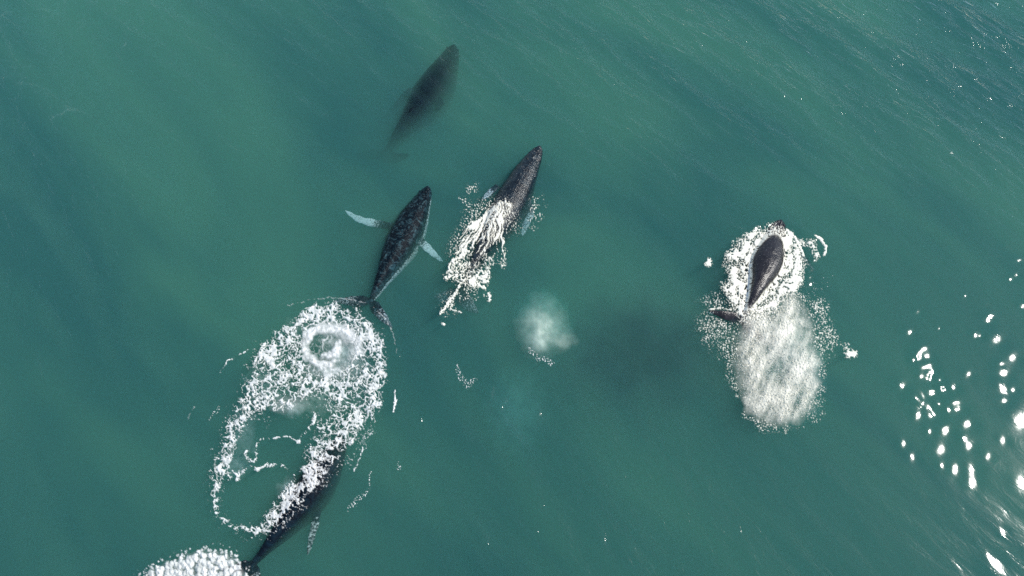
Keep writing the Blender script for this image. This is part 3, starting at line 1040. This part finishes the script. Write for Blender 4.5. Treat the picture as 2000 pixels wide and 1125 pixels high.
# isolated streaks of foam, and wave sheen painted as froth, one object each
STREAKS = [("short curved white streak of foam right of the whirl's foam trail", [(771, 762), (772, 785), (768, 806)], [2, 5, 3]),
           ("thin curved streak of foam close along the right edge of the lacy trail", [(706, 862), (708, 876), (704, 890), (692, 920)], [2, 3, 3, 3]),
           ("hooked streak with a spray of dots right of the black whale's flipper", [(724, 922), (722, 948), (716, 965), (700, 975), (682, 995)], [2.5, 3, 4, 9, 7]),
           ("faint lone fleck of foam farthest from the trail on its left", [(380, 796), (372, 808), (368, 818)], [2.5, 4.5, 3]),
           ("small dotted fleck of foam between the lone fleck and the trail", [(427, 797), (416, 812), (410, 820)], [4, 5, 3]),
           ("thin dashed line of foam leading to the trail's left shoulder", [(432, 728), (445, 708), (470, 693), (500, 682)], [3.5, 1.6, 3, 1.5]),
           ("tiny dotted spray of foam left of the smooth round slick", [(893, 715), (900, 740), (914, 752), (928, 742)], [6, 9, 10, 6]),
           ("few white droplets just below the pale bubble cloud", [(1034, 682), (1050, 700), (1066, 702), (1078, 712)], [7, 8, 9, 8]),
           ("faint pale arc of wave sheen painted as thin froth, curving round the mottled whale's tail", [(560, 599), (600, 589), (645, 583), (690, 588), (718, 594)], [1.5, 2.2, 3, 3.2, 2]),  # pale crest line put in as froth, since the wave alone barely shows
           ("faint pale line of wave sheen painted as froth, trailing down from the mottled whale's right fluke", [(730, 602), (752, 622), (767, 648), (776, 690)], [2.6, 3, 2.6, 1.6]),  # sheen on another wave crest, painted as a froth line
           ("two small dots of foam between the trail and the open water on its right", [(778, 905), (782, 912), (776, 915)], [4, 4, 4])]
for i, (lab, pts, w) in enumerate(STREAKS):
    a = np.array(pts, float)

    def fs(x, y, pts=pts, w=w, i=i, lab=lab):
        w = [v * .8 for v in w]
        dots = "dot" in lab or "droplet" in lab
        D = np.clip(stroke(x + 3 * fbm(x / 10, y / 10, 500 + i), y + 3 * fbm(x / 10, y / 10, 520 + i), pts, w), 0, 1)
        G = fbm(x / 2.6, y / 2.6, 540 + i, 2)
        cov = sstep(.45, .8, D * 1.1 + .9 * G) * sstep(0, .15, D)
        if "thin" in lab or "faint" in lab:
            cov = cov * sstep(-.25, .25, fbm(x / 9, y / 9, 560 + i, 2))
        if "faint" in lab:
            cov = cov * .30
        if dots:
            cov = sstep(.30, .50, G + .15 * D) * sstep(0, .2, D)
        return cov, .05 * cov
    foam("foam_or_sheen_streak", lab, (a[:, 0].min() - 14, a[:, 1].min() - 14, a[:, 0].max() + 14, a[:, 1].max() + 14), fs, step=.9)


# ------------------------------------------------------------------ clouds of bubbles and a dark patch in the water
def cloud(name, label, px, py, size, depth, scat, absorb=0.0, scol=(.85, 1, .93), nscale=.5, rot=0.0, power=1.5, kind="stuff", noise=.9):
    """a soft-edged cloud of bubbles (scattering) or a dark absorbing patch; size: half-axes in metres"""
    m, n, l = new_mat(name)
    out = n.new("ShaderNodeOutputMaterial")
    tc = n.new("ShaderNodeTexCoord")
    ln = nd(n, "ShaderNodeVectorMath", operation='LENGTH')
    l.new(tc.outputs["Object"], ln.inputs[0])
    sc = nd(n, "ShaderNodeVectorMath", operation='MULTIPLY')
    l.new(tc.outputs["Object"], sc.inputs[0])
    sc.inputs[1].default_value = size
    nz = nd(n, "ShaderNodeTexNoise", Scale=nscale, Detail=2.0, Roughness=.55)
    l.new(sc.outputs[0], nz.inputs["Vector"])
    f = math_n(n, l, 'SUBTRACT', 1.0, ln.outputs["Value"])
    f = math_n(n, l, 'MULTIPLY_ADD', math_n(n, l, 'SUBTRACT', nz.outputs[0], .5), noise, f)
    # fades to nothing before the hull of the box
    f = math_n(n, l, 'MINIMUM', f, math_n(n, l, 'MULTIPLY', math_n(n, l, 'SUBTRACT', 1.0, ln.outputs["Value"]), 3.0))
    f = math_n(n, l, 'POWER', math_n(n, l, 'MAXIMUM', f, 0.0), power)
    if scat > 0:
        a = nd(n, "ShaderNodeVolumeScatter")
        a.inputs["Color"].default_value = (*scol, 1)
        l.new(math_n(n, l, 'MULTIPLY', f, scat), a.inputs["Density"])
    else:
        a = nd(n, "ShaderNodeVolumeAbsorption")
        a.inputs["Color"].default_value = (*scol, 1)
        l.new(math_n(n, l, 'MULTIPLY', f, absorb), a.inputs["Density"])
    l.new(a.outputs[0], out.inputs["Volume"])
    bm = bmesh.new()
    bmesh.ops.create_icosphere(bm, subdivisions=3, radius=1.0)
    me = bpy.data.meshes.new(name)
    bm.to_mesh(me)
    bm.free()
    o = link(name, me, m)
    p = ground(px, py, -depth)
    o.location = p
    o.scale = size
    o.rotation_euler = (0, 0, R(rot))
    tag(o, label, "bubbles" if scat > 0 else "murk", kind=kind)
    return o


def bubbles(name, label, n, sampler, size, mat, cat="bubbles"):
    """a cloud of n tiny beads; sampler(k) gives photo x, y, height and a size factor for each"""
    px, py, z, sf = sampler(n)
    P = ground(px, py)
    P[:, 2] = z
    o6 = np.array([(1, 0, 0), (0, 1, 0), (-1, 0, 0), (0, -1, 0), (0, 0, 1), (0, 0, -1)], float)
    f8 = np.array([(0, 1, 4), (1, 2, 4), (2, 3, 4), (3, 0, 4), (1, 0, 5), (2, 1, 5), (3, 2, 5), (0, 3, 5)])
    c = P.mean(0)
    V = (P - c)[:, None] + o6[None] * (size * sf)[:, None, None]
    F = f8[None] + 6 * np.arange(n)[:, None, None]
    me = mesh_np(name, V.reshape(-1, 3), np.zeros((0, 4), int), True, F.reshape(-1, 3))
    o = link(name, me, mat)
    o.location = c
    tag(o, label, cat, kind="stuff")
    return o


def bead_material(name, tint):
    m, n, l = new_mat(name)
    out = n.new("ShaderNodeOutputMaterial")
    pb = nd(n, "ShaderNodeBsdfPrincipled", Roughness=.4)
    pb.inputs["Base Color"].default_value = (*tint, 1)
    tl = n.new("ShaderNodeBsdfTranslucent")
    tl.inputs["Color"].default_value = (*tint, 1)
    mx = nd(n, "ShaderNodeMixShader", Fac=.4)
    l.new(pb.outputs[0], mx.inputs[1])
    l.new(tl.outputs[0], mx.inputs[2])
    l.new(mx.outputs[0], out.inputs["Surface"])
    return m


BEAD = bead_material("bubble_white", (.86, .92, .88))
DROP = bead_material("spray_drop", (.92, .91, .84))
br = np.random.RandomState(77)


def cloud_pts(n):
    k = br.rand(n)
    gx, gy, gz = br.normal(0, 1, (3, n))
    px = np.where(k < .45, 1057 + 15 * gx, np.where(k < .75, 1054 + 9 * gx, 1062 + 32 * gx))
    py = np.where(k < .45, 638 + 21 * gy, np.where(k < .75, 652 + 14 * gy, 636 + 40 * gy))
    px = px + 12 * fbm(px / 30, py / 30, 601)
    py = py + 12 * fbm(px / 30 + 7, py / 30, 602)
    return px, py, -.40 - .28 * np.abs(gz) - .3 * (k > .75), .6 + .8 * br.rand(n)


def wake_pts(n):
    out = []
    while sum(len(a) for a, b in out) < n:
        x = br.uniform(1405, 1640, n)
        y = br.uniform(540, 850, n)
        jx = x + 9 * fbm(x / 24, y / 24, 611)
        jy = y + 9 * fbm(x / 24 + 8, y / 24, 612)
        w = inside(jx, jy, [(1458, 612), (1445, 640), (1430, 672), (1436, 720), (1444, 760), (1458, 796), (1484, 826), (1520, 830), (1560, 822), (1592, 800),
                            (1600, 765), (1602, 720), (1594, 672), (1586, 630), (1568, 590), (1545, 566), (1505, 600)])
        st = fbm((x + .35 * y) / 24, (y - .3 * x) / 90, 613, 3)
        p = sstep(-7, 26, w) * np.clip(.62 + .75 * st + .35 * blob(x, y, 1535, 580, 34, 34) + .2 * blob(x, y, 1580, 780, 24, 40), .05, 1)
        p = np.maximum(p, .10 * blob(x, y, 1592, 570, 18, 22))
        m = br.rand(n) < p
        out.append((x[m], y[m]))
    px = np.concatenate([a for a, b in out])[:n]
    py = np.concatenate([b for a, b in out])[:n]
    return px, py, .02 + np.abs(br.normal(0, .22, n)) - .1, .5 + br.rand(n) ** 2 * 1.4


def whirl_pts(n):
    gx, gy, gz = br.normal(0, 1, (3, n))
    k = br.rand(n)
    px = np.where(k < .5, 672 + 20 * gx, np.where(k < .75, 642 + 20 * gx, 600 + 34 * gx))
    py = np.where(k < .5, 688 + 17 * gy, np.where(k < .75, 724 + 10 * gy, 790 + 12 * gy))
    px = px + 10 * fbm(px / 22, py / 22, 621)
    py = py + 10 * fbm(px / 22 + 4, py / 22, 622)
    return px, py, -.18 - .25 * np.abs(gz), .5 + .8 * br.rand(n)


bubbles("spray", "cream spray and droplets thick over the grey whale's wake", 8000, wake_pts, .027, DROP, "spray")
MILK = foam_material("bubble_milk", (.88, .93, .90), .2, 3.0)


CREAM = foam_material("bubble_cream", (.93, .90, .76), .2, 3.0)


def field_cloud(x, y):
    ux = x + 16 * fbm(x / 34, y / 34, 601, 3)
    uy = y + 16 * fbm(x / 34 + 7, y / 34, 602, 3)
    c = np.maximum(.72 * blob(ux, uy, 1058, 636, 21, 26), .88 * blob(ux, uy, 1053, 654, 16, 17))
    c = np.maximum(c, .42 * blob(ux, uy, 1088, 655, 20, 9))
    c = c + .10 * blob(ux, uy, 1060, 630, 34, 46)
    c = c * np.clip(1 + .35 * fbm(x / 12, y / 12, 603, 3), .3, 1.4)
    return np.clip(c - .03, 0, 1), .25 * c


foam("bubble_cloud", "glowing pale cloud of fine bubbles hanging in open water", (940, 500, 1190, 790), field_cloud, step=2.0, mat=CREAM, lift=-.62, cat="bubbles")


def field_milk(x, y):
    ux = x + 12 * fbm(x / 24, y / 24, 621, 3)
    uy = y + 12 * fbm(x / 24 + 7, y / 24, 622, 3)
    c = np.maximum.reduce([.80 * blob(ux, uy, 672, 684, 24, 20), .75 * blob(ux, uy, 640, 722, 24, 12), .55 * blob(ux, uy, 565, 792, 24, 9), .35 * blob(ux, uy, 625, 770, 40, 26),
                           .45 * blob(ux, uy, 640, 640, 55, 22), .30 * blob(ux, uy, 700, 730, 22, 50), .28 * blob(ux, uy, 520, 740, 30, 45), .35 * blob(ux, uy, 455, 905, 22, 18),
                           .45 * blob(ux, uy, 560, 955, 14, 16), .3 * blob(ux, uy, 470, 840, 20, 40)])
    c = .62 * c * np.clip(.95 + .8 * fbm(x / 10, y / 10, 623, 3), .1, 1.6)
    return np.clip(c - .04, 0, 1), .08 * c


foam("bubble_swirl", "milky turquoise bubbles in the water under the lacy foam trail", (395, 570, 790, 1010), field_milk, step=2.0, mat=MILK, lift=-.6, cat="bubbles")
cloud("bubble_halo", "turquoise halo of thin bubbles around the pale cloud", 1060, 630, (3.2, 4.2, 1.3), 1.4, .8, scol=(.35, 1, .78))
cloud("bubble_plume", "milky bubble plume under the grey whale's wake", 1530, 700, (4.0, 7.0, 1.2), 1.25, 1.3, scol=(.6, 1, .88))
cloud("bubble_slick", "faint round patch of rising bubbles in a smooth slick", 1005, 800, (3.6, 5.2, 1.0), 1.1, .38, scol=(.45, 1, .75), nscale=.9)
cloud("dark_patch", "blurred dark patch deep in the water left of the grey whale's wake", 1250, 690, (10.0, 8.0, 2.2), 2.2, 0, .95, scol=(.05, .22, .52), rot=15)  # absorbing volume added in place of a dim whale-like shape deep below
